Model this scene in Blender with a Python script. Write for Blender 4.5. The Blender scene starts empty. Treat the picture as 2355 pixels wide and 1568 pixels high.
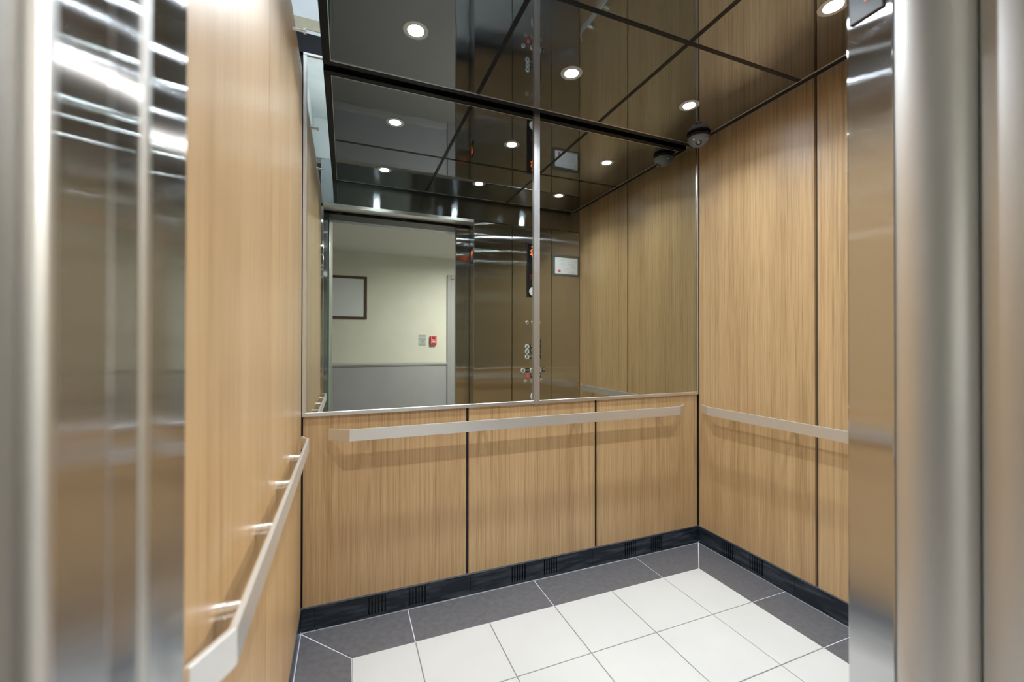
import bpy, bmesh, math, random
from mathutils import Vector, Matrix
random.seed(7)
SC = bpy.context.scene
COL = SC.collection

# ------------------------------------------------------------------ camera
YAW, PITCH, ROLL, CAMH = .379, .0054, .0012, 1.1693
fw = Vector((math.sin(YAW)*math.cos(PITCH), math.cos(YAW)*math.cos(PITCH), math.sin(PITCH)))
rt = Vector((math.cos(YAW), -math.sin(YAW), 0)); up = rt.cross(fw)
r2 = rt*math.cos(ROLL)+up*math.sin(ROLL); u2 = up*math.cos(ROLL)-rt*math.sin(ROLL)
cam_d = bpy.data.cameras.new('camera'); cam = bpy.data.objects.new('camera', cam_d); COL.objects.link(cam)
M3 = Matrix((r2, u2, -fw)).transposed()
cam.matrix_world = Matrix.Translation((0, 0, CAMH)) @ M3.to_4x4()
cam_d.sensor_width = 36; cam_d.lens = 36*960.64/2355; cam_d.clip_start = .01
cam_d.dof.use_dof = True; cam_d.dof.focus_distance = 2.3; cam_d.dof.aperture_fstop = 2.2
SC.camera = cam

# ------------------------------------------------------------------ world, exposure
W = bpy.data.worlds.new('world'); SC.world = W; W.use_nodes = True
W.node_tree.nodes['Background'].inputs[0].default_value = (.9, .95, 1, 1)
W.node_tree.nodes['Background'].inputs[1].default_value = .25
SC.view_settings.view_transform = 'Standard'; SC.view_settings.look = 'None'
SC.view_settings.gamma = 1; SC.view_settings.use_curve_mapping = False
SC.view_settings.exposure = 0.0
CAB_LIGHT = 170.0            # radiance of the recessed LED lenses
CAB_COL = (.87, .945, 1.0)
CAB_BEAM = 6.1               # watts of each downlight's beam
LOBBY_LIGHT = 3900.0            # radiance of the landing's ceiling lamps
LOBBY_COL = (1.0, .95, .88)
cy = SC.cycles
cy.max_bounces = 14; cy.diffuse_bounces = 6; cy.glossy_bounces = 10; cy.transmission_bounces = 6
cy.caustics_reflective = True; cy.blur_glossy = .3; cy.sample_clamp_indirect = 40
cy.use_denoising = True

# ------------------------------------------------------------------ dimensions
XL, XR, YB, YF, ZC = -.165, 1.93, 1.882, .54, 2.309
YM = 1.880                    # face of the mirror glass
ZTOP = 2.36                   # top of the wood panels
ZOP = 2.15                    # head of the car opening
XJL, XJR = -.15, .953         # car jambs
YW, ZLC = -2.7, 2.485         # landing: far wall, ceiling

# ------------------------------------------------------------------ materials
MATS = {}
def mat(name, col, rough=.5, metal=0., spec=.5, emit=None, es=0., coat=0., aniso=0., tangent=None, bump=None, ior=None):
    m = bpy.data.materials.new(name); m.use_nodes = True
    nt = m.node_tree; b = nt.nodes['Principled BSDF']
    b.inputs['Base Color'].default_value = (*col, 1)
    b.inputs['Roughness'].default_value = rough; b.inputs['Metallic'].default_value = metal
    b.inputs['Specular IOR Level'].default_value = spec
    b.inputs['Coat Weight'].default_value = coat; b.inputs['Coat Roughness'].default_value = .1
    if emit: b.inputs['Emission Color'].default_value = (*emit, 1); b.inputs['Emission Strength'].default_value = es
    if aniso:
        b.inputs['Anisotropic'].default_value = aniso
        if tangent == 'h':
            g = nt.nodes.new('ShaderNodeNewGeometry'); v = nt.nodes.new('ShaderNodeVectorMath'); v.operation = 'CROSS_PRODUCT'
            v.inputs[1].default_value = (0, 0, 1); nt.links.new(g.outputs['True Normal'], v.inputs[0])
            nt.links.new(v.outputs[0], b.inputs['Tangent'])
        else:
            c = nt.nodes.new('ShaderNodeCombineXYZ')
            for i in range(3): c.inputs[i].default_value = tangent[i]
            nt.links.new(c.outputs[0], b.inputs['Tangent'])
    if bump:                                   # (scale xyz, strength, distance)
        sc, st, di = bump
        g = nt.nodes.new('ShaderNodeNewGeometry'); mp = nt.nodes.new('ShaderNodeVectorMath'); mp.operation = 'MULTIPLY'
        mp.inputs[1].default_value = sc; nt.links.new(g.outputs['Position'], mp.inputs[0])
        n = nt.nodes.new('ShaderNodeTexNoise'); n.inputs['Scale'].default_value = 1; n.inputs['Detail'].default_value = 2
        nt.links.new(mp.outputs[0], n.inputs['Vector'])
        bp = nt.nodes.new('ShaderNodeBump'); bp.inputs['Strength'].default_value = st; bp.inputs['Distance'].default_value = di
        nt.links.new(n.outputs['Fac'], bp.inputs['Height']); nt.links.new(bp.outputs[0], b.inputs['Normal'])
    MATS[name] = m
    return m

def mottled(name, c1, c2, scale, rough, detail=4, r2=None, spec=.5, stretch=(1, 1, 1), lo=.35, hi=.65):
    m = mat(name, c1, rough, spec=spec); nt = m.node_tree; b = nt.nodes['Principled BSDF']
    g = nt.nodes.new('ShaderNodeNewGeometry'); mp = nt.nodes.new('ShaderNodeVectorMath'); mp.operation = 'MULTIPLY'
    mp.inputs[1].default_value = stretch; nt.links.new(g.outputs['Position'], mp.inputs[0])
    n = nt.nodes.new('ShaderNodeTexNoise'); n.inputs['Scale'].default_value = scale; n.inputs['Detail'].default_value = detail
    nt.links.new(mp.outputs[0], n.inputs['Vector'])
    cr = nt.nodes.new('ShaderNodeValToRGB'); cr.color_ramp.elements[0].position = lo; cr.color_ramp.elements[1].position = hi
    cr.color_ramp.elements[0].color = (*c1, 1); cr.color_ramp.elements[1].color = (*c2, 1)
    nt.links.new(n.outputs['Fac'], cr.inputs[0]); nt.links.new(cr.outputs[0], b.inputs['Base Color'])
    if r2 is not None:
        mr = nt.nodes.new('ShaderNodeMapRange'); mr.inputs[3].default_value = rough; mr.inputs[4].default_value = r2
        nt.links.new(n.outputs['Fac'], mr.inputs[0]); nt.links.new(mr.outputs[0], b.inputs['Roughness'])
    return m

def wood():
    m = mat('teak laminate', (.5, .33, .18), .44, spec=.5, coat=.42); nt = m.node_tree; b = nt.nodes['Principled BSDF']
    L = nt.links.new
    g = nt.nodes.new('ShaderNodeNewGeometry'); s = nt.nodes.new('ShaderNodeSeparateXYZ'); L(g.outputs['Position'], s.inputs[0])
    oi = nt.nodes.new('ShaderNodeObjectInfo')
    def math_(op, a, bb):
        n = nt.nodes.new('ShaderNodeMath'); n.operation = op
        for i, v in enumerate((a, bb)):
            if isinstance(v, (int, float)): n.inputs[i].default_value = v
            else: L(v, n.inputs[i])
        return n.outputs[0]
    h = math_('ADD', s.outputs[0], s.outputs[1])
    def noise(fh, fz, detail=3, seed=0., dist=0.):
        c = nt.nodes.new('ShaderNodeCombineXYZ')
        L(math_('MULTIPLY', h, fh), c.inputs[0]); L(math_('MULTIPLY', s.outputs[2], fz), c.inputs[1])
        L(math_('ADD', math_('MULTIPLY', oi.outputs['Random'], 60.), seed), c.inputs[2])
        n = nt.nodes.new('ShaderNodeTexNoise'); n.inputs['Scale'].default_value = 1; n.inputs['Detail'].default_value = detail
        n.inputs['Distortion'].default_value = dist
        L(c.outputs[0], n.inputs['Vector']); return n.outputs['Fac']
    a = noise(9., .35, 2, 1.)          # broad boards of tone
    f = noise(110., .7, 3, 5., .3)      # grain lines
    k = noise(330., 5., 2, 9.)         # pores
    v = math_('ADD', math_('ADD', math_('MULTIPLY', a, .22), math_('MULTIPLY', f, .40)), math_('MULTIPLY', k, .40))
    cr = nt.nodes.new('ShaderNodeValToRGB'); e = cr.color_ramp.elements
    e[0].position = .34; e[0].color = (.29, .165, .070, 1)
    e[1].position = .68; e[1].color = (.555, .375, .195, 1)
    x = cr.color_ramp.elements.new(.51); x.color = (.455, .290, .138, 1)
    L(v, cr.inputs[0]); L(cr.outputs[0], b.inputs['Base Color'])
    b.inputs['Coat Roughness'].default_value = .36
    bp = nt.nodes.new('ShaderNodeBump'); bp.inputs['Strength'].default_value = .06; bp.inputs['Distance'].default_value = .002
    L(f, bp.inputs['Height']); L(bp.outputs[0], b.inputs['Normal'])
    return m

WOOD = wood()
def brushed(name, col, rough, aniso, tangent, wave, ws):
    # sheet steel brushed along `tangent`: highlights stretch across the brushing; a slow unevenness bends them
    m = bpy.data.materials.new(name); m.use_nodes = True; nt = m.node_tree
    nt.nodes.remove(nt.nodes['Principled BSDF'])
    b = nt.nodes.new('ShaderNodeBsdfAnisotropic'); b.distribution = 'GGX'
    nt.links.new(b.outputs[0], nt.nodes['Material Output'].inputs['Surface'])
    b.inputs['Color'].default_value = (*col, 1); b.inputs['Roughness'].default_value = rough; b.inputs['Anisotropy'].default_value = aniso
    c = nt.nodes.new('ShaderNodeCombineXYZ')
    for i in range(3): c.inputs[i].default_value = tangent[i]
    nt.links.new(c.outputs[0], b.inputs['Tangent'])
    g = nt.nodes.new('ShaderNodeNewGeometry')
    mp = nt.nodes.new('ShaderNodeVectorMath'); mp.operation = 'MULTIPLY'; mp.inputs[1].default_value = wave
    nt.links.new(g.outputs['Position'], mp.inputs[0])
    n = nt.nodes.new('ShaderNodeTexNoise'); n.inputs['Scale'].default_value = 1; n.inputs['Detail'].default_value = 1
    nt.links.new(mp.outputs[0], n.inputs['Vector'])
    bp = nt.nodes.new('ShaderNodeBump'); bp.inputs['Strength'].default_value = ws; bp.inputs['Distance'].default_value = .02
    nt.links.new(n.outputs['Fac'], bp.inputs['Height']); nt.links.new(bp.outputs[0], b.inputs['Normal'])
    MATS[name] = m
    return m
STEEL = brushed('brushed steel', (.68, .70, .73), .128, .9, (0, 0, 1), (1.8, 1.8, 2.2), .07)
STEEL_H = brushed('cross brushed steel', (.48, .515, .56), .135, .88, (1, 0, 0), (3, 3, 1.5), .05)
STEEL_RAIL = mat('satin steel', (.88, .88, .87), .38, .90)
STEEL_EDGE = mat('polished steel edge', (.80, .80, .79), .34, 1.)
DULL = mat('dull frame steel', (.36, .355, .335), .5, 1.)
SATIN = mat('satin door steel', (.76, .755, .745), .45, 1.)
ALU = mat('satin aluminium', (.80, .80, .80), .33, 1.)
DARK_STEEL = mat('dark reveal', (.015, .016, .02), .4)
MIRROR = mat('mirror glass', (.54, .57, .52), .0, 1.)
GLOSS_BLACK = mat('black mirror panel', (.29, .305, .335), .03, 1., bump=((7, 7, 7), .012, .02))
BLACK = mat('black metal', (.007, .008, .012), .35, spec=.25)
REVEAL = mat('brown reveal', (.10, .085, .07), .5)
POST = mat('polished post', (.82, .82, .82), .2, 1.)
BLACK_PL = mat('black plastic', (.015, .017, .02), .3)
GUN = mat('gunmetal plastic', (.19, .20, .22), .32)
CLEAR = mat('dark lens glass', (.25, .26, .28), .05, .7)
WHITE_PAINT = mottled('white shell paint', (.80, .84, .86), (.70, .75, .78), 6, .5)
TAPE = mottled('yellowed tape', (.44, .43, .37), (.52, .48, .30), 35, .6)
TILE_W = mottled('white floor tile', (.525, .515, .49), (.495, .485, .465), 3, .34, r2=.44)
TILE_D = mottled('charcoal floor tile', (.095, .093, .098), (.125, .12, .125), 45, .38, detail=6)
GROUT_L = mat('pale grout', (.55, .55, .60), .8)
GROUT_D = mat('grey grout', (.24, .24, .24), .8)
STONE = mottled('black polished stone', (.014, .019, .027), (.07, .085, .10), 14, .2, detail=7, stretch=(.5, .5, 4), lo=.45, hi=.8)
CREAM = mottled('cream wall paint', (.65, .66, .60), (.62, .63, .57), 3, .7)
GREY_WALL = mottled('grey wall paint', (.36, .37, .40), (.33, .345, .375), 3, .65)
LOBBY_CEIL = mat('landing ceiling paint', (.66, .655, .63), .8)
CARPET = mottled('landing carpet', (.20, .19, .18), (.26, .25, .24), 120, .9)
RAILPAINT = mat('chair rail paint', (.40, .41, .41), .45)
PAPER = mat('paper', (.82, .84, .88), .6)
INK = mat('grey print', (.42, .45, .50), .7)
SEAL = mat('red seal', (.75, .10, .13), .6)
BROWN = mat('brown picture frame', (.09, .055, .04), .4)
BOARD = mat('blank white board', (.66, .69, .73), .25)
ORANGE = mat('orange lit segment', (.1, .02, .01), .4, emit=(1, .12, .015), es=2.6)
AMBER = mat('amber lit arrow', (.1, .03, .01), .4, emit=(1, .22, .02), es=2.8)
RED_DIM = mat('dim red lit text', (.08, .01, .01), .4, emit=(1, .04, .05), es=.35)
RED = mat('red plastic', (.55, .03, .04), .35)
RED_BTN = mat('red button', (.75, .08, .08), .35)
WHITE_PL = mat('white plastic', (.78, .79, .80), .35)
BTN_CAP = mat('grey button cap', (.42, .43, .45), .35, .6)
LABEL = mat('white lettering', (.75, .78, .80), .6)
GREEN_INK = mat('green print', (.18, .34, .26), .6)
PLATE = mat('grey sign plate', (.42, .46, .46), .5)
GREENGLASS = mat('green glass edge', (.02, .20, .19), .1, spec=.6)
LENS = mat('lit led lens', (.9, .9, .9), .5, emit=CAB_COL, es=CAB_LIGHT)
LAMP = mat('lit lamp diffuser', (.9, .9, .9), .5, emit=LOBBY_COL, es=LOBBY_LIGHT)
TRIM_W = mat('lamp trim', (.62, .64, .66), .35, .6)
GREY_DOOR = mat('grey painted door', (.30, .31, .33), .5)

# ------------------------------------------------------------------ builders
WLOC = {}
def add_box(bm, lo, hi, bev=0., seg=1):
    r = bmesh.ops.create_cube(bm, size=1)
    vs = r['verts']
    s = [hi[i]-lo[i] for i in range(3)]; c = [(hi[i]+lo[i])/2 for i in range(3)]
    for v in vs: v.co = Vector((v.co.x*s[0]+c[0], v.co.y*s[1]+c[1], v.co.z*s[2]+c[2]))
    if bev:
        es = list({e for v in vs for e in v.link_edges})
        bmesh.ops.bevel(bm, geom=es, offset=bev, segments=seg, affect='EDGES', profile=.5)
def frame_of(d):
    d = Vector(d).normalized(); a = Vector((0, 0, 1)) if abs(d.z) < .9 else Vector((1, 0, 0))
    x = a.cross(d).normalized(); return x, d.cross(x), d
def add_lathe(bm, prof, origin, axis=(0, 0, 1), seg=32):
    """prof: list of (radius, along) from one end to the other; radius 0 closes."""
    x, y, d = frame_of(axis); o = Vector(origin); rings = []
    for r, t in prof:
        if r < 1e-6: rings.append([bm.verts.new(o+d*t)])
        else: rings.append([bm.verts.new(o+d*t+(x*math.cos(2*math.pi*k/seg)+y*math.sin(2*math.pi*k/seg))*r) for k in range(seg)])
    for a, b in zip(rings, rings[1:]):
        for k in range(seg):
            q = [a[k % len(a)], a[(k+1) % len(a)], b[(k+1) % len(b)], b[k % len(b)]]
            u = []
            for v in q:
                if v not in u: u.append(v)
            if len(u) > 2:
                try: bm.faces.new(u)
                except ValueError: pass
def add_prism(bm, pts, ax, lo, hi):
    """extrude a 2D outline along axis ax; pts in the other two axes in xyz order."""
    def P(p, t):
        l = list(p); l.insert(ax, t); return Vector(l)
    a = [bm.verts.new(P(p, lo)) for p in pts]; b = [bm.verts.new(P(p, hi)) for p in pts]
    n = len(pts); bm.faces.new(a); bm.faces.new(list(reversed(b)))
    for i in range(n): bm.faces.new((a[i], b[i], b[(i+1) % n], a[(i+1) % n]))
def obj(name, bm, m, parent=None, smooth=False, data=None, at=None):
    """link a bmesh given in world coordinates as one mesh object with its origin at its centre"""
    if data is None:
        bmesh.ops.recalc_face_normals(bm, faces=bm.faces[:])
        cs = [v.co for v in bm.verts]
        c = Vector([(min(v[i] for v in cs)+max(v[i] for v in cs))/2 for i in range(3)])
        for v in bm.verts: v.co -= c
        data = bpy.data.meshes.new(name); bm.to_mesh(data); bm.free()
        data.materials.append(m)
        if smooth:
            for p in data.polygons: p.use_smooth = True
            try: data.set_sharp_from_angle(angle=math.radians(38))
            except Exception: pass
    else: c = Vector(at)
    o = bpy.data.objects.new(name, data); COL.objects.link(o)
    WLOC[o] = c
    if parent is not None: o.parent = parent; o.location = c-WLOC[parent]
    else: o.location = c
    return o
def box(name, lo, hi, m, parent=None, bev=0., seg=1):
    bm = bmesh.new(); add_box(bm, lo, hi, bev, seg); return obj(name, bm, m, parent)
def lathe(name, prof, origin, axis, m, parent=None, seg=32):
    bm = bmesh.new(); add_lathe(bm, prof, origin, axis, seg); return obj(name, bm, m, parent, True)
def prism(name, pts, ax, lo, hi, m, parent=None, bev=0.):
    bm = bmesh.new(); add_prism(bm, pts, ax, lo, hi)
    if bev: bmesh.ops.bevel(bm, geom=bm.edges[:], offset=bev, segments=2, affect='EDGES')
    return obj(name, bm, m, parent)
def thing(name, label, cat, loc, group=None):
    o = bpy.data.objects.new(name, None); COL.objects.link(o); o.empty_display_size = .05
    o.location = loc; WLOC[o] = Vector(loc); return tag(o, label, cat, group)
def tag(o, label, cat, group=None):
    o['label'] = label; o['category'] = cat
    if group: o['group'] = group
    return o
def struct(o): o['kind'] = 'structure'; return o
def lab(o, s): o['label'] = s; return o
def shared(name, src, at, parent):          # copy of an object sharing its mesh
    o = src.copy(); o.name = name; COL.objects.link(o); o.parent = parent
    WLOC[o] = Vector(at); o.location = WLOC[o]-(WLOC[parent] if parent else Vector()); return o
FACE_Y = Matrix(((-1, 0, 0), (0, 0, 1), (0, 1, 0)))    # text facing +y (front wall of the car and landing wall)
def text(name, s, size, at, m, parent, depth=.0006, R=FACE_Y, bold=False):
    cu = bpy.data.curves.new(name, 'FONT'); cu.body = s; cu.size = size; cu.align_x = 'CENTER'; cu.align_y = 'CENTER'
    cu.extrude = depth; cu.resolution_u = 2
    if bold: cu.offset = size*.02
    t = bpy.data.objects.new(name, cu); COL.objects.link(t)
    me = bpy.data.meshes.new_from_object(t.evaluated_get(bpy.context.evaluated_depsgraph_get()))
    bpy.data.objects.remove(t); bpy.data.curves.remove(cu)
    Rt = R.transposed() if R is FACE_Y else R
    me.transform(Rt.to_4x4()); me.materials.clear(); me.materials.append(m); me.name = name
    o = bpy.data.objects.new(name, me); COL.objects.link(o); WLOC[o] = Vector(at); o.parent = parent
    o.location = Vector(at)-WLOC[parent]; return o
def copy_tree(root, loc, label):
    r = root.copy(); COL.objects.link(r); r.location = loc; WLOC[r] = Vector(loc); r['label'] = label
    for ch in list(root.children):
        c = ch.copy(); COL.objects.link(c); c.parent = r; WLOC[c] = WLOC[r]+c.location
        for g in ch.children:
            d = g.copy(); COL.objects.link(d); d.parent = c
    return r

# ================================================================== CAR FLOOR
floor = struct(box('floor', (XL, YF-.02, -.05), (XR, YB, -.004), GROUT_D))
xbl, xbi, ybi, T = .0252, 1.712, 1.6654, .3048
yfi = ybi-3*T
G = .0016
bm = bmesh.new()
add_box(bm, (XL, ybi, -.0045), (XR, YB, -.0022)); add_box(bm, (XL, YF-.02, -.0045), (XR, yfi, -.0022))
add_box(bm, (XL, yfi, -.0045), (xbl, ybi, -.0022)); add_box(bm, (xbi, yfi, -.0045), (XR, ybi, -.0022))
lab(obj('grout', bm, GROUT_L, floor), 'pale grout under the charcoal border tiles')
cols = [xbl, .2577, .5625, .8673, 1.1721, 1.4769, xbi]; rows = [ybi-k*T for k in range(4)]
def tile_prism(pts, m):
    c = Vector((sum(p[0] for p in pts)/len(pts), sum(p[1] for p in pts)/len(pts)))
    bm = bmesh.new(); add_prism(bm, pts, 2, -.010, 0.)
    top = [e for e in bm.edges if all(abs(v.co.z) < 1e-6 for v in e.verts)]
    bmesh.ops.bevel(bm, geom=top, offset=.0012, segments=1, affect='EDGES')
    return obj('tile', bm, m, floor)
def rect(x0, x1, y0, y1, g=G): return [(x0+g, y0+g), (x1-g, y0+g), (x1-g, y1-g), (x0+g, y1-g)]
proto = None
for i in range(6):
    for j in range(3):
        if 0 < i < 5:
            if proto is None: proto = tile_prism(rect(cols[i], cols[i+1], rows[j+1], rows[j]), TILE_W)
            else: shared('tile', proto, ((cols[i]+cols[i+1])/2, (rows[j]+rows[j+1])/2, -.005), floor)
        else: tile_prism(rect(cols[i], cols[i+1], rows[j+1], rows[j]), TILE_W)
g = .002
bx = [xbl, .2577, .8673, 1.4769, xbi]
# back border: mitred ends
tile_prism([(XL+.006, YB-.003), (xbl+.001, ybi+g), (.2577-g, ybi+g), (.2577-g, YB-.003)], TILE_D)
tile_prism(rect(.2577, .8673, ybi, YB-.002, g), TILE_D); tile_prism(rect(.8673, 1.4769, ybi, YB-.002, g), TILE_D)
tile_prism([(1.4769+g, ybi+g), (xbi-.001, ybi+g), (XR-.006, YB-.003), (1.4769+g, YB-.003)], TILE_D)
# sides
for k in range(3):
    y1, y0 = ybi-k*T, ybi-(k+1)*T
    if k == 0:
        tile_prism([(XL+.003, YB-.008), (XL+.003, y0+g), (xbl-g, y0+g), (xbl-g, y1-.001)], TILE_D)
        tile_prism([(xbi+g, y1-.001), (xbi+g, y0+g), (XR-.003, y0+g), (XR-.003, YB-.008)], TILE_D)
    else:
        tile_prism(rect(XL+.001, xbl, y0, y1, g), TILE_D); tile_prism(rect(xbi, XR-.001, y0, y1, g), TILE_D)
for a, b in zip([XL]+bx[1:4], bx[1:4]+[XR]): tile_prism(rect(a, b, YF, yfi, g), TILE_D)

# ================================================================== CAR WALLS
def seams(vals): return list(zip(vals, vals[1:]))
R = .0065                               # half a reveal between panels
wall_back = struct(box('wall_back', (XL-.06, YB+.014, 0), (XR+.06, YB+.04, 2.75), DARK_STEEL))
for a, b in seams([XL, .5275, 1.2258, XR]):
    box('panel', (a+(R if a > XL else .006), YB, .100), (b-(R if b < XR else .006), YB+.013, .8695), WOOD, wall_back, .0008)
wall_left = struct(box('wall_left', (XL-.05, YF-.02, 0), (XL-.014, YB+.012, ZTOP), REVEAL))
for a, b in seams([YF-.015, 1.098, YB]):
    box('panel', (XL-.013, a+(.0028 if a > .6 else 0), .100), (XL, b-(.0028 if b < 1.5 else .010), 2.262), WOOD, wall_left, .0008)
for y in (1.035, 1.54):
    bm = bmesh.new(); add_lathe(bm, [(0, 0), (.005, 0), (.005, .034), (.009, .034), (.009, .042), (0, .042)], (XL-.002, y, 2.205), (1, 0, 0), 12)
    obj('bolt', bm, STEEL_RAIL, wall_left, True)
wall_right = struct(box('wall_right', (XR+.014, YF-.02, 0), (XR+.05, YB+.012, 2.75), REVEAL))
for a, b in seams([YF-.015, 1.2165, YB]):
    box('panel', (XR, a+(R if a > .6 else .006), .100), (XR+.013, b-(R if b < 1.5 else .006), ZTOP+.10), WOOD, wall_right, .0008)

# skirting of black stone with vent slots
def skirting(name, axis, a0, a1, joints, vents):
    """axis 'x' runs along the back wall, 'y' along a side wall at XL or XR"""
    side = name.split('_')[1]
    def B(u0, u1, d0, d1, z0, z1):            # d: depth out of the wall plane (0) into the wall
        if side == 'back': return (u0, YB+d0, z0), (u1, YB+d1, z1)
        if side == 'right': return (XR+d0, u0, z0), (XR+d1, u1, z1)
        return (XL-d1, u0, z0), (XL-d0, u1, z1)
    root = struct(box(name, *B(a0, a1, .0115, .0135, .0, .096), DARK_STEEL))
    lab(box('metal_lip', *B(a0, a1, -.002, .012, .0945, .1005), mat_lip, root), 'thin grey metal lip along the top')
    ed = [a0]+sorted(joints)+[a1]
    for p, q in zip(ed, ed[1:]):
        p += .0008; q -= .0008
        vs = sorted(v for v in vents if p < v < q)
        bm = bmesh.new()
        if not vs: add_box(bm, *B(p, q, 0, .011, .001, .094), .0006)
        else:
            add_box(bm, *B(p, q, 0, .011, .001, .009)); add_box(bm, *B(p, q, 0, .011, .087, .094))
            c = p
            for v in vs:
                for k in range(6):
                    s = v+k*.0135-.0032
                    add_box(bm, *B(c, s, 0, .011, .009, .087)); c = s+.0064
            add_box(bm, *B(c, q, 0, .011, .009, .087))
        obj('stone_tile', bm, STONE, root)
    return root
mat_lip = mat('grey lip', (.22, .24, .28), .35, .8)
skirting('baseboard_back', 'x', XL, XR, (-.113, .543, 1.206, 1.864), (.0948, .2655, .7522, .925, 1.412, 1.588))
skirting('baseboard_right', 'y', YF, YB-.003, (1.3136, .70), (1.4765, 1.6475))
skirting('baseboard_left', 'y', YF, YB-.003, (1.3136, .70), (.72, .88, 1.4765))

# ================================================================== FRONT WALL (steel, seen in the mirror)
YFI = .43
wall_front = struct(box('wall_front', (XL, YFI+.004, ZOP+.006), (XR, YF-.004, 2.75), DARK_STEEL))
box('panel', (XL, YF-.004, ZOP+.004), (XR-.002, YF-.0005, ZC+.16), STEEL_H, wall_front)
lab(box('edge_strip', (XJL, YFI, ZOP-.012), (XJR, YF+.001, ZOP+.011), STEEL_RAIL, wall_front), 'bright folded edge over the opening')
box('panel', (XJR, YFI, 0.0), (1.2805, YF, ZOP), STEEL, wall_front, .003, 2)            # return beside the opening
box('panel', (1.6480, YFI+.02, 0.0), (XR-.006, YF, ZOP), STEEL, wall_front, .002, 2)
# left return: narrow, flush with the side wall
bm = bmesh.new(); add_box(bm, (XL-.05, .426, 0), (XJL, .518, ZOP+.02), .005, 3)
struct(obj('trim_1', bm, STEEL, smooth=True))

# control panel
cp = thing('control_panel', 'steel lift control panel with floor buttons and floor display, reflected behind the mirror strip', 'control panel', (1.465, YF-.02, 0))
box('faceplate', (1.2850, YFI+.02, 0.0), (1.6445, YF+.001, ZOP+.001), STEEL, cp, .002, 2)
Y0 = YF+.001
disp = box('display', (1.415, Y0, 1.558), (1.529, Y0+.006, 2.017), BLACK_PL, cp, .002)
box('screen', (1.4254, Y0+.006, 1.568), (1.5186, Y0+.0068, 2.007), mat('black glass', (.01, .012, .015), .04), disp)
yt = Y0+.0075
lab(text('floor_digit', '6', .085, (1.466, yt, 1.957), ORANGE, disp, bold=True), 'orange lit floor digit')
bm = bmesh.new(); add_prism(bm, [(1.446, 1.925), (1.446, 1.915), (1.455, 1.915), (1.466, 1.890), (1.477, 1.915), (1.486, 1.915), (1.486, 1.925)], 1, yt-.0006, yt+.0006)
lab(obj('arrow', bm, AMBER, disp), 'amber lit down arrow')
bm = bmesh.new()
for k, (a, b) in enumerate(((1.446, 1.486), (1.452, 1.480), (1.446, 1.486))):
    z = 1.744-k*.014
    for q in range(5): x = a+(b-a)*q/5; add_box(bm, (x, yt-.0005, z-.003), (x+(b-a)/5*.7, yt+.0005, z+.003))
lab(obj('message_text', bm, RED_DIM, disp), 'dim red matrix text')
disc = lathe('round_plate', [(0, 0), (.036, 0), (.036, .002), (0, .002)], (1.470, Y0+.0065, 1.606), (0, 1, 0), WHITE_PL, disp, 40)
def plate(x, z, s, w=.026, h=.034):
    p = box('label_plate', (x-w/2, Y0, z-h/2), (x+w/2, Y0+.002, z+h/2), BLACK_PL, cp, .0006)
    y = Y0+.0024
    if s == 'star':
        text('lettering', 'G', .019, (x-.005, y, z+.006), LABEL, p)
        bm = bmesh.new(); add_prism(bm, [(x+.007+.0052*(1 if k % 2 == 0 else .42)*math.sin(k*math.pi/5), z+.006+.0052*(1 if k % 2 == 0 else .42)*math.cos(k*math.pi/5)) for k in range(10)], 1, y-.0006, y+.0006)
        obj('star', bm, LABEL, p)
    elif s == 'close':
        bm = bmesh.new(); add_prism(bm, [(x-.010, z+.010), (x-.002, z+.004), (x-.010, z-.002)], 1, y-.0006, y+.0006)
        add_prism(bm, [(x+.010, z+.010), (x+.002, z+.004), (x+.010, z-.002)], 1, y-.0006, y+.0006); add_box(bm, (x-.0008, y-.0006, z-.003), (x+.0008, y+.0006, z+.011))
        obj('door_symbol', bm, LABEL, p)
    elif s == 'ring':
        bm = bmesh.new(); add_lathe(bm, [(.0045, -.0006), (.0075, -.0006), (.0075, .0006), (.0045, .0006), (.0045, -.0006)], (x, y, z+.004), (0, 1, 0), 16)
        obj('symbol', bm, LABEL, p)
    else: text('lettering', s, .020, (x, y, z+.006), LABEL, p)
    bm = bmesh.new()                                   # braille dots under the character
    for q in range(3): add_box(bm, (x-.006+q*.005, Y0+.002, z-.011), (x-.004+q*.005, Y0+.0028, z-.009))
    obj('braille', bm, LABEL, p)
def button(x, z, m=None):
    b = lathe('button', [(.0, 0), (.0195, 0), (.0195, .003), (.0185, .0042), (.0145, .0042), (.0135, .003), (.0135, .001)], (x, Y0, z), (0, 1, 0), m or WHITE_PL, cp, 28)
    lathe('button_cap', [(0, .0005), (.0132, .0005), (.0132, .0028), (.0115, .0036), (0, .0036)], (x, Y0, z), (0, 1, 0), m or BTN_CAP, b, 24)
    return b
zr = [1.187, 1.1425, 1.0995, 1.0554]
for z, s in zip(zr, ('6', '4', '2', '1')): button(1.494, z); plate(1.5335, z, s)
for z, s in zip(zr[1:], ('5', '3', 'star')): button(1.4184, z); plate(1.4560, z, s)
button(1.3804, .9415); plate(1.4225, .940, 'close'); button(1.4635, .9400); plate(1.502, .940, 'close'); button(1.5330, .9440); plate(1.5716, .9446, 'ring')
b = button(1.4254, .8955, RED_BTN); lab(b, 'red alarm button')
bm = bmesh.new(); add_prism(bm, [(1.4174, .8895), (1.4334, .8895), (1.4294, .8935), (1.4284, .9005), (1.4254, .9025), (1.4224, .9005), (1.4214, .8935)], 1, Y0+.0036, Y0+.0046)
obj('bell_symbol', bm, LABEL, b)
plate(1.4650, .898, 'ring'); plate(1.5335, .898, 'ring')
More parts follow.
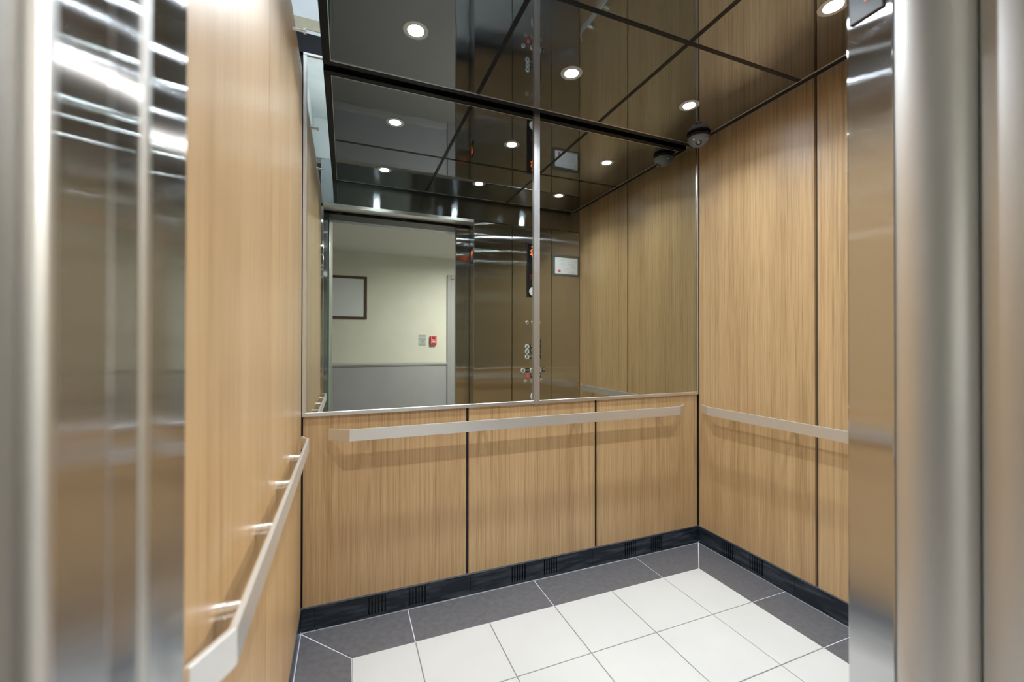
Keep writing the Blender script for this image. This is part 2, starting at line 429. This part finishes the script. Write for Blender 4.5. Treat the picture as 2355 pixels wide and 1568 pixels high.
def key(x, z, r=.0165):
    k = lathe('keyswitch', [(0, 0), (r, 0), (r, .003), (r*.8, .005), (r*.55, .005), (r*.5, .007), (0, .007)], (x, Y0, z), (0, 1, 0), STEEL_EDGE, cp, 24)
    box('key_slot', (x-.0012, Y0+.0068, z-.005), (x+.0012, Y0+.0078, z+.005), BLACK, k)
for x, z in ((1.4181, 1.3425), (1.4728, 1.3433), (1.5280, 1.3440), (1.4019, .8490), (1.4608, .8500), (1.5524, .8512)): key(x, z)
spk = lathe('speaker', [(0, 0), (.042, 0), (.042, .002), (.040, .003), (0, .003)], (1.492, Y0, .7215), (0, 1, 0), WHITE_PL, cp, 40)
bm = bmesh.new()
for i in range(-3, 4):
    for j in range(-3, 4):
        if i*i+j*j < 11: add_lathe(bm, [(0, 0), (.0022, 0), (.0022, .0006), (0, .0006)], (1.492+i*.0095, Y0+.003, .7215+j*.0095), (0, 1, 0), 8)
obj('speaker_holes', bm, BLACK, spk)

# certificate in its frame
cf = thing('certificate_frame', 'small steel frame holding a licence certificate with red seal on the steel wall panel', 'frame', (1.788, YF, 1.755))
bm = bmesh.new()
x0, x1, z0, z1 = 1.6585, 1.9175, 1.755, 1.939; p0, p1, q0, q1 = 1.679, 1.9035, 1.774, 1.918
for lo, hi in (((x0, z0), (x1, q0)), ((x0, q1), (x1, z1)), ((x0, q0), (p0, q1)), ((p1, q0), (x1, q1))):
    add_box(bm, (lo[0], YF, lo[1]), (hi[0], YF+.008, hi[1]), .001)
obj('frame', bm, mat('grey steel frame', (.26, .28, .28), .4, .9), cf)
pp = box('paper', (p0, YF, q0), (p1, YF+.004, q1), PAPER, cf)
bm = bmesh.new(); yy = YF+.004
for ax, az, w in ((1.735, 1.901, .075), (1.752, 1.893, .035), (1.752, 1.862, .03), (1.748, 1.852, .036), (1.758, 1.838, .012), (1.838, 1.862, .06), (1.850, 1.850, .035), (1.862, 1.838, .04), (1.852, 1.828, .034), (1.838, 1.792, .065), (1.852, 1.786, .04), (1.842, 1.884, .016), (1.80, 1.815, .04), (1.82, 1.780, .03)):
    for q in range(int(w/.008)+1):
        u = ax-w/2+q*.008; add_box(bm, (u, yy, az-.0012), (u+random.uniform(.004, .0066), yy+.0003, az+.0012))
obj('print', bm, INK, pp)
bm = bmesh.new(); add_lathe(bm, [(.007, 0), (.009, 0), (.009, .0004), (.007, .0004), (.007, 0)], (1.884, yy, 1.892), (0, 1, 0), 20); add_box(bm, (1.875, yy, 1.876), (1.893, yy+.0004, 1.879))
obj('crest', bm, INK, pp)
lathe('seal', [(0, 0), (.0125, 0), (.0125, .0006), (0, .0006)], (1.7232, yy, 1.7985), (0, 1, 0), SEAL, pp, 24)

# direction lantern on the car jamb
ln = thing('direction_lantern', 'small black indicator with lit orange down arrow set in the door jamb', 'indicator', (XJR, .49, 1.855))
box('housing', (XJR-.006, .474, 1.812), (XJR+.002, .532, 1.930), BLACK_PL, ln, .0015)
bm = bmesh.new()
add_prism(bm, [(.488, 1.916), (.518, 1.916), (.522, 1.889), (.511, 1.884), (.503, 1.842), (.495, 1.884), (.484, 1.889)], 0, XJR-.0075, XJR-.0055)
lab(obj('arrow', bm, ORANGE, ln), 'orange lit down arrow')

# ================================================================== CEILING
XC0, XC1, YC0, YC1, FW = -.0900, 1.858, .575, 1.860, .0285
ceiling = struct(box('ceiling', (XC0+.004, YC0+.004, ZC+.030), (XC1-.004, YC1-.004, ZC+.05), BLACK))
bm = bmesh.new()
for lo, hi in (((XC0, YC0), (XC1, YC0+FW)), ((XC0, YC1-FW), (XC1, YC1)), ((XC0, YC0+FW), (XC0+FW, YC1-FW)), ((XC1-FW, YC0+FW), (XC1, YC1-FW))):
    add_box(bm, (*lo, ZC-.002), (*hi, ZC+.045), .0012)
lab(obj('frame', bm, BLACK, ceiling), 'black metal border frame')
bm = bmesh.new()                                     # thin bright bead inside the frame
i0, i1, j0, j1 = XC0+FW, XC1-FW, YC0+FW, YC1-FW
for lo, hi in (((i0, j1-.004), (i1, j1)), ((i0, j0), (i0+.003, j1)), ((i1-.004, j0), (i1, j1)), ((i0, j0), (i1, j0+.003))):
    add_box(bm, (*lo, ZC-.0025), (*hi, ZC+.002))
lab(obj('bead', bm, ALU, ceiling), 'thin bright metal bead inside the frame')
g1, g2, yg = .5575, 1.2080, 1.2185
for x in (g1, g2): box('grid_bar', (x-.009, j0, ZC-.001), (x+.009, j1, ZC+.01), BLACK, ceiling)
for a, b in ((i0, g1-.009), (g1+.009, g2-.009), (g2+.009, i1)): box('grid_bar', (a, yg-.009, ZC-.001), (b, yg+.009, ZC+.01), BLACK, ceiling)
LX, LY = (.2340, .8815, 1.5257), (.9035, 1.5390)
HR = .031
def holed(x0, x1, y0, y1, cx, cy, r, n=48):
    bm = bmesh.new()
    inner, outer = [], []
    for k in range(n):
        a = 2*math.pi*(k+.5)/n; dx, dy = math.cos(a), math.sin(a)
        t = min(((x1-cx) if dx > 0 else (x0-cx))/dx if abs(dx) > 1e-9 else 9, ((y1-cy) if dy > 0 else (y0-cy))/dy if abs(dy) > 1e-9 else 9)
        inner.append((cx+dx*r, cy+dy*r)); outer.append((cx+dx*t, cy+dy*t, a))
    pts = [(p[0], p[1]) for p in outer]
    I = [bm.verts.new((*p, ZC)) for p in inner]; O = [bm.verts.new((*p, ZC)) for p in pts]
    I2 = [bm.verts.new((*p, ZC+.006)) for p in inner]
    cor = {}
    for k in range(n):
        k2 = (k+1) % n; a, b = pts[k], pts[k2]
        f = [I[k], O[k]]
        if abs(a[0]-b[0]) > 1e-6 and abs(a[1]-b[1]) > 1e-6:    # corner between
            cxn = x1 if max(a[0], b[0]) > x1-1e-6 else x0; cyn = y1 if max(a[1], b[1]) > y1-1e-6 else y0
            f.append(bm.verts.new((cxn, cyn, ZC)))
        f += [O[k2], I[k2]]
        bm.faces.new(f); bm.faces.new((I[k], I[k2], I2[k2], I2[k]))
    return bm
xs = [(i0+.004, g1-.009), (g1+.009, g2-.009), (g2+.009, i1-.004)]; ys = [(j0+.003, yg-.009), (yg+.009, j1-.004)]
for i, (a, b) in enumerate(xs):
    for j, (c, d) in enumerate(ys):
        bm = holed(a, b, c, d, LX[i], LY[j], HR)
        o = obj('ceiling_panel', bm, GLOSS_BLACK, ceiling)
        if o.data.polygons[0].normal.z > 0: o.data.flip_normals()

# recessed lights
dl = thing('downlight', '', 'light', (LX[0], LY[1], ZC), 'recessed ceiling lights of the lift car')
bm = bmesh.new(); add_lathe(bm, [(.0455, 0), (.0450, -.002), (.0330, -.0035), (.0285, -.002), (.0275, .010), (.0300, .010), (.0305, .001), (.0455, 0)], (LX[0], LY[1], ZC), seg=48)
obj('trim_ring', bm, TRIM_W, dl, True)
bm = bmesh.new(); add_lathe(bm, [(0, .0075), (.0272, .0075), (.0272, .012), (0, .012)], (LX[0], LY[1], ZC), seg=40)
obj('lens', bm, LENS, dl)
ld = bpy.data.lights.new('beam', 'AREA'); ld.shape = 'DISK'; ld.size = .052; ld.energy = CAB_BEAM; ld.color = CAB_COL; ld.spread = math.radians(128)
lo_ = bpy.data.objects.new('beam', ld); COL.objects.link(lo_); lo_.parent = dl; lo_.location = (0, 0, .0068)
dl['label'] = 'lit downlight in the back row near the left edge of the black ceiling'
for i, x in enumerate(LX):
    for j, y in enumerate(LY):
        if (i, j) == (0, 1): continue
        copy_tree(dl, (x, y, ZC), 'lit downlight in the %s at the %s of the black ceiling' % (('front row nearest the door', 'back row nearest the mirror')[j], ('left', 'middle', 'right')[i]))

# upper shell above the suspended ceiling
sh = struct(box('wall_upper', (XL-.05, YB+.004, 2.432), (XR+.04, YB+.013, 2.75), WHITE_PAINT))
sh['label'] = 'white painted car shell above the ceiling'
box('tape', (XL-.05, YB+.0015, 2.446), (.10, YB+.0038, 2.492), TAPE, sh)
struct(box('trim_2', (XL-.05, YB-.002, 2.348), (XR, YB+.013, 2.428), BLACK))
struct(box('wall_upper_left', (XL-.075, YF-.1, 2.30), (XL-.052, YB+.013, 2.75), WHITE_PAINT))
struct(box('wall_upper_front', (XL-.05, YF-.003, ZC+.161), (XR, YF+.002, 2.75), WHITE_PAINT))
struct(box('ceiling_shell', (XL-.075, YF-.06, 2.75), (XR+.06, YB+.04, 2.78), WHITE_PAINT))

# unseen glowing bar added above the ceiling to brighten the white shell beside it
SHELL_FILL = mat('added shell fill', (.9, .9, .9), .5, emit=(.92, .97, 1.0), es=14.)
box('fill_bar', (XC0+.10, YC0+.15, ZC+.16), (XC0+.14, YC1-.15, ZC+.20), SHELL_FILL, ceiling)

# ================================================================== MIRROR
mir = thing('wall_mirror', 'wide two pane wall mirror in slim aluminium frame above the back wall handrail', 'mirror', (.8825, YB, .8705))
ZM0, ZM1 = .8705, 2.346
XM = .8770
box('glass_pane', (XL+.008, YM, ZM0+.012), (XM-.001, YB+.009, ZM1-.004), MIRROR, mir)
box('glass_pane', (XM+.001, YM, ZM0+.012), (XR-.010, YB+.009, ZM1-.004), MIRROR, mir)
YP = YB-.009
box('frame_strip', (XL+.002, YP, ZM0), (XR-.006, YB+.009, ZM0+.0165), ALU, mir, .0012)
box('frame_strip', (XL+.002, YP, ZM1-.010), (XR-.006, YB+.009, ZM1), ALU, mir, .0012)
box('frame_strip', (XL+.002, YP, ZM0+.0165), (XL+.0165, YB+.009, ZM1-.010), ALU, mir, .0012)
box('frame_strip', (XR-.014, YP, ZM0+.0165), (XR-.006, YB+.009, ZM1-.010), ALU, mir, .0012)
bm = bmesh.new()
hw = .0155
for a, b, d in ((-hw, -.002, .010), (-.002, .002, .006), (.002, hw, .010)):
    add_prism(bm, [(XM+a, ZM0+.003 if a < -.01 or b > .01 else ZM0-.004), (XM+b, ZM0+.003 if b > .01 else ZM0-.004), (XM+b, ZM1), (XM+a, ZM1)], 1, YM-d, YM-.0002)
lab(obj('center_strip', bm, ALU, mir), 'grooved aluminium strip over the joint of the two panes')

# ================================================================== HANDRAILS
def rail_bm(p, wall_axis, pts, z0, z1, th=.010):
    """flat bar along 2-D centre line pts (x,y)"""
    bm = bmesh.new()
    P = [Vector(q) for q in pts]; L, Rr = [], []
    for i, q in enumerate(P):
        d1 = (P[i]-P[i-1]).normalized() if i else (P[1]-P[0]).normalized()
        d2 = (P[i+1]-P[i]).normalized() if i < len(P)-1 else d1
        n1 = Vector((-d1.y, d1.x)); n2 = Vector((-d2.y, d2.x)); n = (n1+n2).normalized(); k = th/2/max(.3, n.dot(n1))
        L.append(q+n*k); Rr.append(q-n*k)
    out = L+list(reversed(Rr))
    add_prism(bm, [(v.x, v.y) for v in out], 2, z0, z1)
    bmesh.ops.recalc_face_normals(bm, faces=bm.faces[:])
    bmesh.ops.bevel(bm, geom=[e for e in bm.edges], offset=.0009, segments=2, affect='EDGES')
    return bm
def post(root, base, tip):
    b, t = Vector(base), Vector(tip); d = t-b
    p = lathe('post', [(0, 0), (.0115, 0), (.0115, d.length*.34), (.0105, d.length*.36), (.0105, d.length), (0, d.length)], base, d, POST, root, 24)
    return p
Z0, Z1 = .7740, .8215
hb = thing('handrail', 'long flat steel handrail under the mirror on the back wall', 'handrail', (.87, YB, .80))
obj('bar', rail_bm(None, 0, [(-.062, 1.856), (.0175, 1.805), (1.7150, 1.805), (1.790, 1.852)], Z0, Z1), STEEL_RAIL, hb)
for x in (.12, .60, 1.10, 1.62): post(hb, (x, YB, .797), (x, 1.810, .797))
hr = thing('handrail', 'flat steel handrail on the right wood wall', 'handrail', (XR, 1.2, .80))
obj('bar', rail_bm(None, 1, [(1.903, 1.832), (1.853, 1.737), (1.853, .69), (1.903, .61)], Z0, Z1), STEEL_RAIL, hr)
for y in (1.63, 1.31, .98, .76): post(hr, (XR, y, .797), (1.858, y, .797))
hl = thing('handrail', 'flat steel handrail with bent ends on four posts along the left wood wall', 'handrail', (XL, 1.1, .80))
XRL = -.1265
obj('bar', rail_bm(None, 1, [(-.1500, 1.735), (XRL, 1.690), (XRL, .603), (-.1575, .546)], Z0, Z1, .008), STEEL_RAIL, hl)
for y in (.690, .965, 1.245, 1.520): post(hl, (XL, y, .797), (XRL-.003, y, .797))

# ================================================================== SECURITY CAMERA
sx, sy = 1.795, 1.745
sc = thing('security_camera', 'small dark dome camera in the ceiling corner above the right wood wall', 'camera', (sx, sy, ZC))
lathe('base', [(0, 0), (.060, 0), (.060, .012), (.058, .015), (0, .015)], (sx, sy, ZC-.0165), (0, 0, 1), BLACK_PL, sc, 48)
hs = lathe('housing', [(.0575, 0), (.056, -.006), (.050, -.018), (.041, -.030), (.030, -.038), (.016, -.0425), (0, -.0435)], (sx, sy, ZC-.0165), (0, 0, 1), GUN, sc, 48)
dv = Vector((-.55, -.55, -.62)).normalized()
lp = Vector((sx, sy, ZC-.0165))+Vector((-.021, -.021, -.030))
lathe('lens_collar', [(.010, 0), (.017, 0), (.017, .008), (.0145, .010), (.0135, .006)], lp-dv*.002, dv, BLACK_PL, hs, 28)
bm = bmesh.new(); bmesh.ops.create_uvsphere(bm, u_segments=24, v_segments=14, radius=.0135)
for v in bm.verts: v.co += lp+dv*.003
obj('lens', bm, CLEAR, hs, True)
for a in (.2, 1.8, 3.4, 5.0):
    q = Vector((sx+.048*math.cos(a), sy+.048*math.sin(a), ZC-.0355)); lathe('screw', [(0, -.002), (.004, -.002), (.004, .0015), (0, .0025)], q, Vector((math.cos(a), math.sin(a), -1.1)), STEEL_RAIL, hs, 12)

# ================================================================== DOORWAY
# car door leaf (open, its leading edge just past the jamb) and landing door leaf
bm = bmesh.new(); add_prism(bm, [(1.78, .406), (.842, .406), (.8375, .403), (.836, .399), (.836, .384), (.8375, .370), (.8425, .355), (.850, .344), (.861, .335), (.876, .329), (.895, .326), (1.78, .325)], 2, .012, 2.125)
d1 = struct(obj('door_1', bm, SATIN, smooth=True)); d1['label'] = 'steel car door slid open to the right'
lab(box('cab_face', (.8385, .4055, .016), (1.78, .4075, 2.121), STEEL, d1), 'brushed steel face towards the car')
bm = bmesh.new(); add_box(bm, (.893, .272, .012), (1.78, .3248, 2.125), .003, 3)
d2 = struct(obj('door_2', bm, SATIN, smooth=True)); d2['label'] = 'steel landing door slid open to the right'
# landing strike jamb on the left: returned steel with rounded bright edges
bm = bmesh.new()
add_prism(bm, [(-.30, .330), (-.1240, .330), (-.1165, .322), (-.1135, .2795), (-.1150, .2790), (-.1150, .2778), (-.1135, .2773), (-.1155, .2340), (-.30, .234)], 2, 0, 2.14)
t3 = struct(obj('trim_3', bm, STEEL))
lab(box('edge_strip', (-.1270, .3335, 0), (-.1165, .3348, 2.12), GREENGLASS, t3), 'dark teal edge strip')
struct(lathe('trim_4', [(0, 0), (.0075, 0), (.0075, 2.14), (0, 2.14)], (-.1215, .3260, 0), (0, 0, 1), STEEL_EDGE, seg=24))
bm = bmesh.new(); add_prism(bm, [(-.36, .230), (-.1210, .230), (-.1000, .150), (-.0985, .105), (-.36, .105)], 2, 0, 2.14)
struct(obj('trim_5', bm, DULL)); struct(lathe('trim_6', [(0, 0), (.0050, 0), (.0050, 2.14), (0, 2.14)], (-.1166, .2290, 0), (0, 0, 1), STEEL_EDGE, seg=20))
# landing jamb on the right, head, sills
bm = bmesh.new(); add_box(bm, (.965, .105, 0), (1.16, .250, 2.14), .004, 2); struct(obj('trim_7', bm, STEEL))
bm = bmesh.new(); add_box(bm, (-.36, .105, 2.14), (1.16, .250, 2.26), .004, 2); struct(obj('trim_8', bm, STEEL_H))
tr = struct(box('trim_9', (-.30, .262, 2.118), (1.86, .424, 2.20), BLACK)); tr['label'] = 'black door track over the opening'
for x in (-.05, .42, .86): lathe('roller', [(0, 0), (.022, 0), (.022, .010), (.008, .012), (0, .012)], (x, .4235, 2.145), (0, 1, 0), BLACK_PL, tr, 20)
st = struct(box('floor_sill', (-.30, .105, -.05), (1.2, YF-.021, -.002), ALU))
bm = bmesh.new()
for k in range(9): add_box(bm, (-.14, .28+k*.027, -.002), (.95, .292+k*.027, .0005))
obj('sill_rib', bm, ALU, st)

# ================================================================== LANDING (seen in the mirror)
X0, X1 = -3.2, 4.2
struct(box('floor_landing', (X0, YW, -.06), (X1, .104, -.003), CARPET))
struct(box('ceiling_landing', (X0, YW, ZLC), (X1, .25, ZLC+.06), LOBBY_CEIL))
wf = struct(box('wall_landing', (X0, YW-.10, -.06), (X1, YW, ZLC), CREAM))
ws = struct(box('wall_shaft_left', (X0, .12, 0), (-.37, .24, ZLC), CREAM))
struct(box('wall_shaft_right', (1.165, .12, 0), (X1, .24, ZLC), CREAM))
struct(box('wall_shaft_head', (-.37, .12, 2.262), (1.165, .24, ZLC), CREAM))
struct(box('wall_end_left', (X0-.1, YW-.1, 0), (X0, .24, ZLC), CREAM)); struct(box('wall_end_right', (X1, YW-.1, 0), (X1+.1, .24, ZLC), CREAM))
struct(box('wall_shaft_dark_left', (-.42, .25, 0), (-.31, .44, 2.75), DARK_STEEL)); struct(box('wall_shaft_dark_right', (1.90, .25, 0), (1.99, .50, 2.75), DARK_STEEL))
# lower wall colour, chair rail, skirting
XD0, XD1 = 1.474, 2.50
for a, b in ((X0, XD0), (XD1, X1)):
    lab(box('dado', (a, YW, 0), (b, YW+.004, .825), GREY_WALL, wf), 'grey lower part of the wall')
bm = bmesh.new()
for a, b in ((X0, XD0), (XD1, X1)):
    add_prism(bm, [(YW, .824), (YW+.016, .828), (YW+.016, .840), (YW+.026, .846), (YW+.026, .866), (YW+.018, .874), (YW+.010, .880), (YW, .884)], 0, a, b)
cr_ = struct(obj('trim_10', bm, RAILPAINT)); cr_['label'] = 'grey chair rail along the landing wall'
bm = bmesh.new(); add_box(bm, (X0, YW, 0), (XD0, YW+.014, .10), .002); add_box(bm, (XD1, YW, 0), (X1, YW+.014, .10), .002)
struct(obj('baseboard_landing', bm, RAILPAINT))
# grey door with casing at the right
dr = struct(box('door_3', (XD0+.06, YW, 0), (XD1-.06, YW+.02, 2.17), GREY_DOOR, bev=.002)); dr['label'] = 'grey landing door'
bm = bmesh.new()
add_box(bm, (XD0, YW, 0), (XD0+.06, YW+.03, 2.233), .003); add_box(bm, (XD1-.06, YW, 0), (XD1, YW+.04, 2.233), .003); add_box(bm, (XD0+.06, YW, 2.17), (XD1-.06, YW+.04, 2.233), .003)
obj('casing', bm, GREY_DOOR, dr)
bm = bmesh.new(); add_lathe(bm, [(0, 0), (.026, 0), (.026, .006), (.010, .010), (.010, .04), (0, .04)], (XD1-.13, YW+.02, 1.0), (0, 1, 0), 20); add_box(bm, (XD1-.25, YW+.05, .991), (XD1-.12, YW+.062, 1.009), .003)
obj('handle', bm, STEEL_RAIL, dr)
# things on the landing wall
pf = thing('picture_frame', 'brown framed blank white board hung on the cream landing wall', 'picture', (-.30, YW, 1.52))
bm = bmesh.new(); a0, a1, c0, c1, w = -.90, .288, 1.518, 2.1355, .036
for lo, hi in (((a0, c0), (a1, c0+w)), ((a0, c1-w), (a1, c1)), ((a0, c0+w), (a0+w, c1-w)), ((a1-w, c0+w), (a1, c1-w))):
    add_box(bm, (lo[0], YW, lo[1]), (hi[0], YW+.024, hi[1]), .003)
obj('frame', bm, BROWN, pf); box('board', (a0+w, YW, c0+w), (a1-w, YW+.010, c1-w), BOARD, pf)
sg = thing('sign_plate', 'small grey instruction plate beside the red alarm box on the landing wall', 'sign', (1.0935, YW, 1.13))
pl_ = box('plate', (1.0365, YW, 1.130), (1.1505, YW+.004, 1.296), PLATE, sg, .001)
bm = bmesh.new()
for z in (1.286, 1.278, 1.234, 1.226, 1.160, 1.152, 1.142):
    for q in range(9):
        x = 1.046+q*.0105; add_box(bm, (x, YW+.004, z-.0025), (x+random.uniform(.005, .009), YW+.0045, z+.0025))
obj('print', bm, mat('dark print', (.13, .15, .15), .6), pl_)
bm = bmesh.new()
for k in range(5): x = 1.062+k*.013; add_prism(bm, [(x, 1.214), (x+.012, 1.206-.002*k), (x+.010, 1.190), (x+.002, 1.186)], 1, YW+.004, YW+.0045)
add_box(bm, (1.070, YW+.004, 1.172), (1.118, YW+.0045, 1.178))
obj('diagram', bm, GREEN_INK, pl_)
fa = thing('fire_alarm', 'red fire alarm pull box on the cream landing wall', 'alarm', (1.2575, YW, 1.142))
bm = bmesh.new(); add_box(bm, (1.210, YW, 1.142), (1.305, YW+.042, 1.280), .005, 2); obj('body', bm, RED, fa)
yq = YW+.042
box('pull_bar', (1.232, yq, 1.178), (1.283, yq+.014, 1.196), WHITE_PL, fa, .003, 2)
bm = bmesh.new()
for x in (1.224, 1.289): add_box(bm, (x, yq, 1.165), (x+.003, yq+.001, 1.272))
obj('stripe', bm, LABEL, fa); box('window', (1.238, yq, 1.236), (1.279, yq+.002, 1.254), BLACK_PL, fa)
bm = bmesh.new()
for z, n in ((1.226, 4), (1.216, 5), (1.206, 3)):
    for q in range(n): x = 1.2575+(q-n/2)*.0085; add_box(bm, (x, yq, z-.003), (x+.0062, yq+.0008, z+.003))
obj('print', bm, LABEL, fa)
# landing ceiling lamps
lam = thing('ceiling_light', 'small round ceiling lamp on the landing outside the lift', 'light', (1.95, -1.25, ZLC))
lathe('trim_ring', [(.090, 0), (.087, -.008), (.066, -.012), (.0605, -.004), (.0605, 0)], (1.95, -1.25, ZLC), (0, 0, 1), WHITE_PL, lam, 40)
lathe('diffuser', [(0, -.004), (.060, -.004), (.060, -.001), (0, -.001)], (1.95, -1.25, ZLC), (0, 0, 1), LAMP, lam, 40)
for o in list(bpy.data.objects):              # flat printing and pinholes: too fine to pick apart
    if o.name.split('.')[0] in ('print', 'stripe', 'speaker_holes', 'message_text', 'braille', 'diagram', 'crest'): o['kind'] = 'stuff'
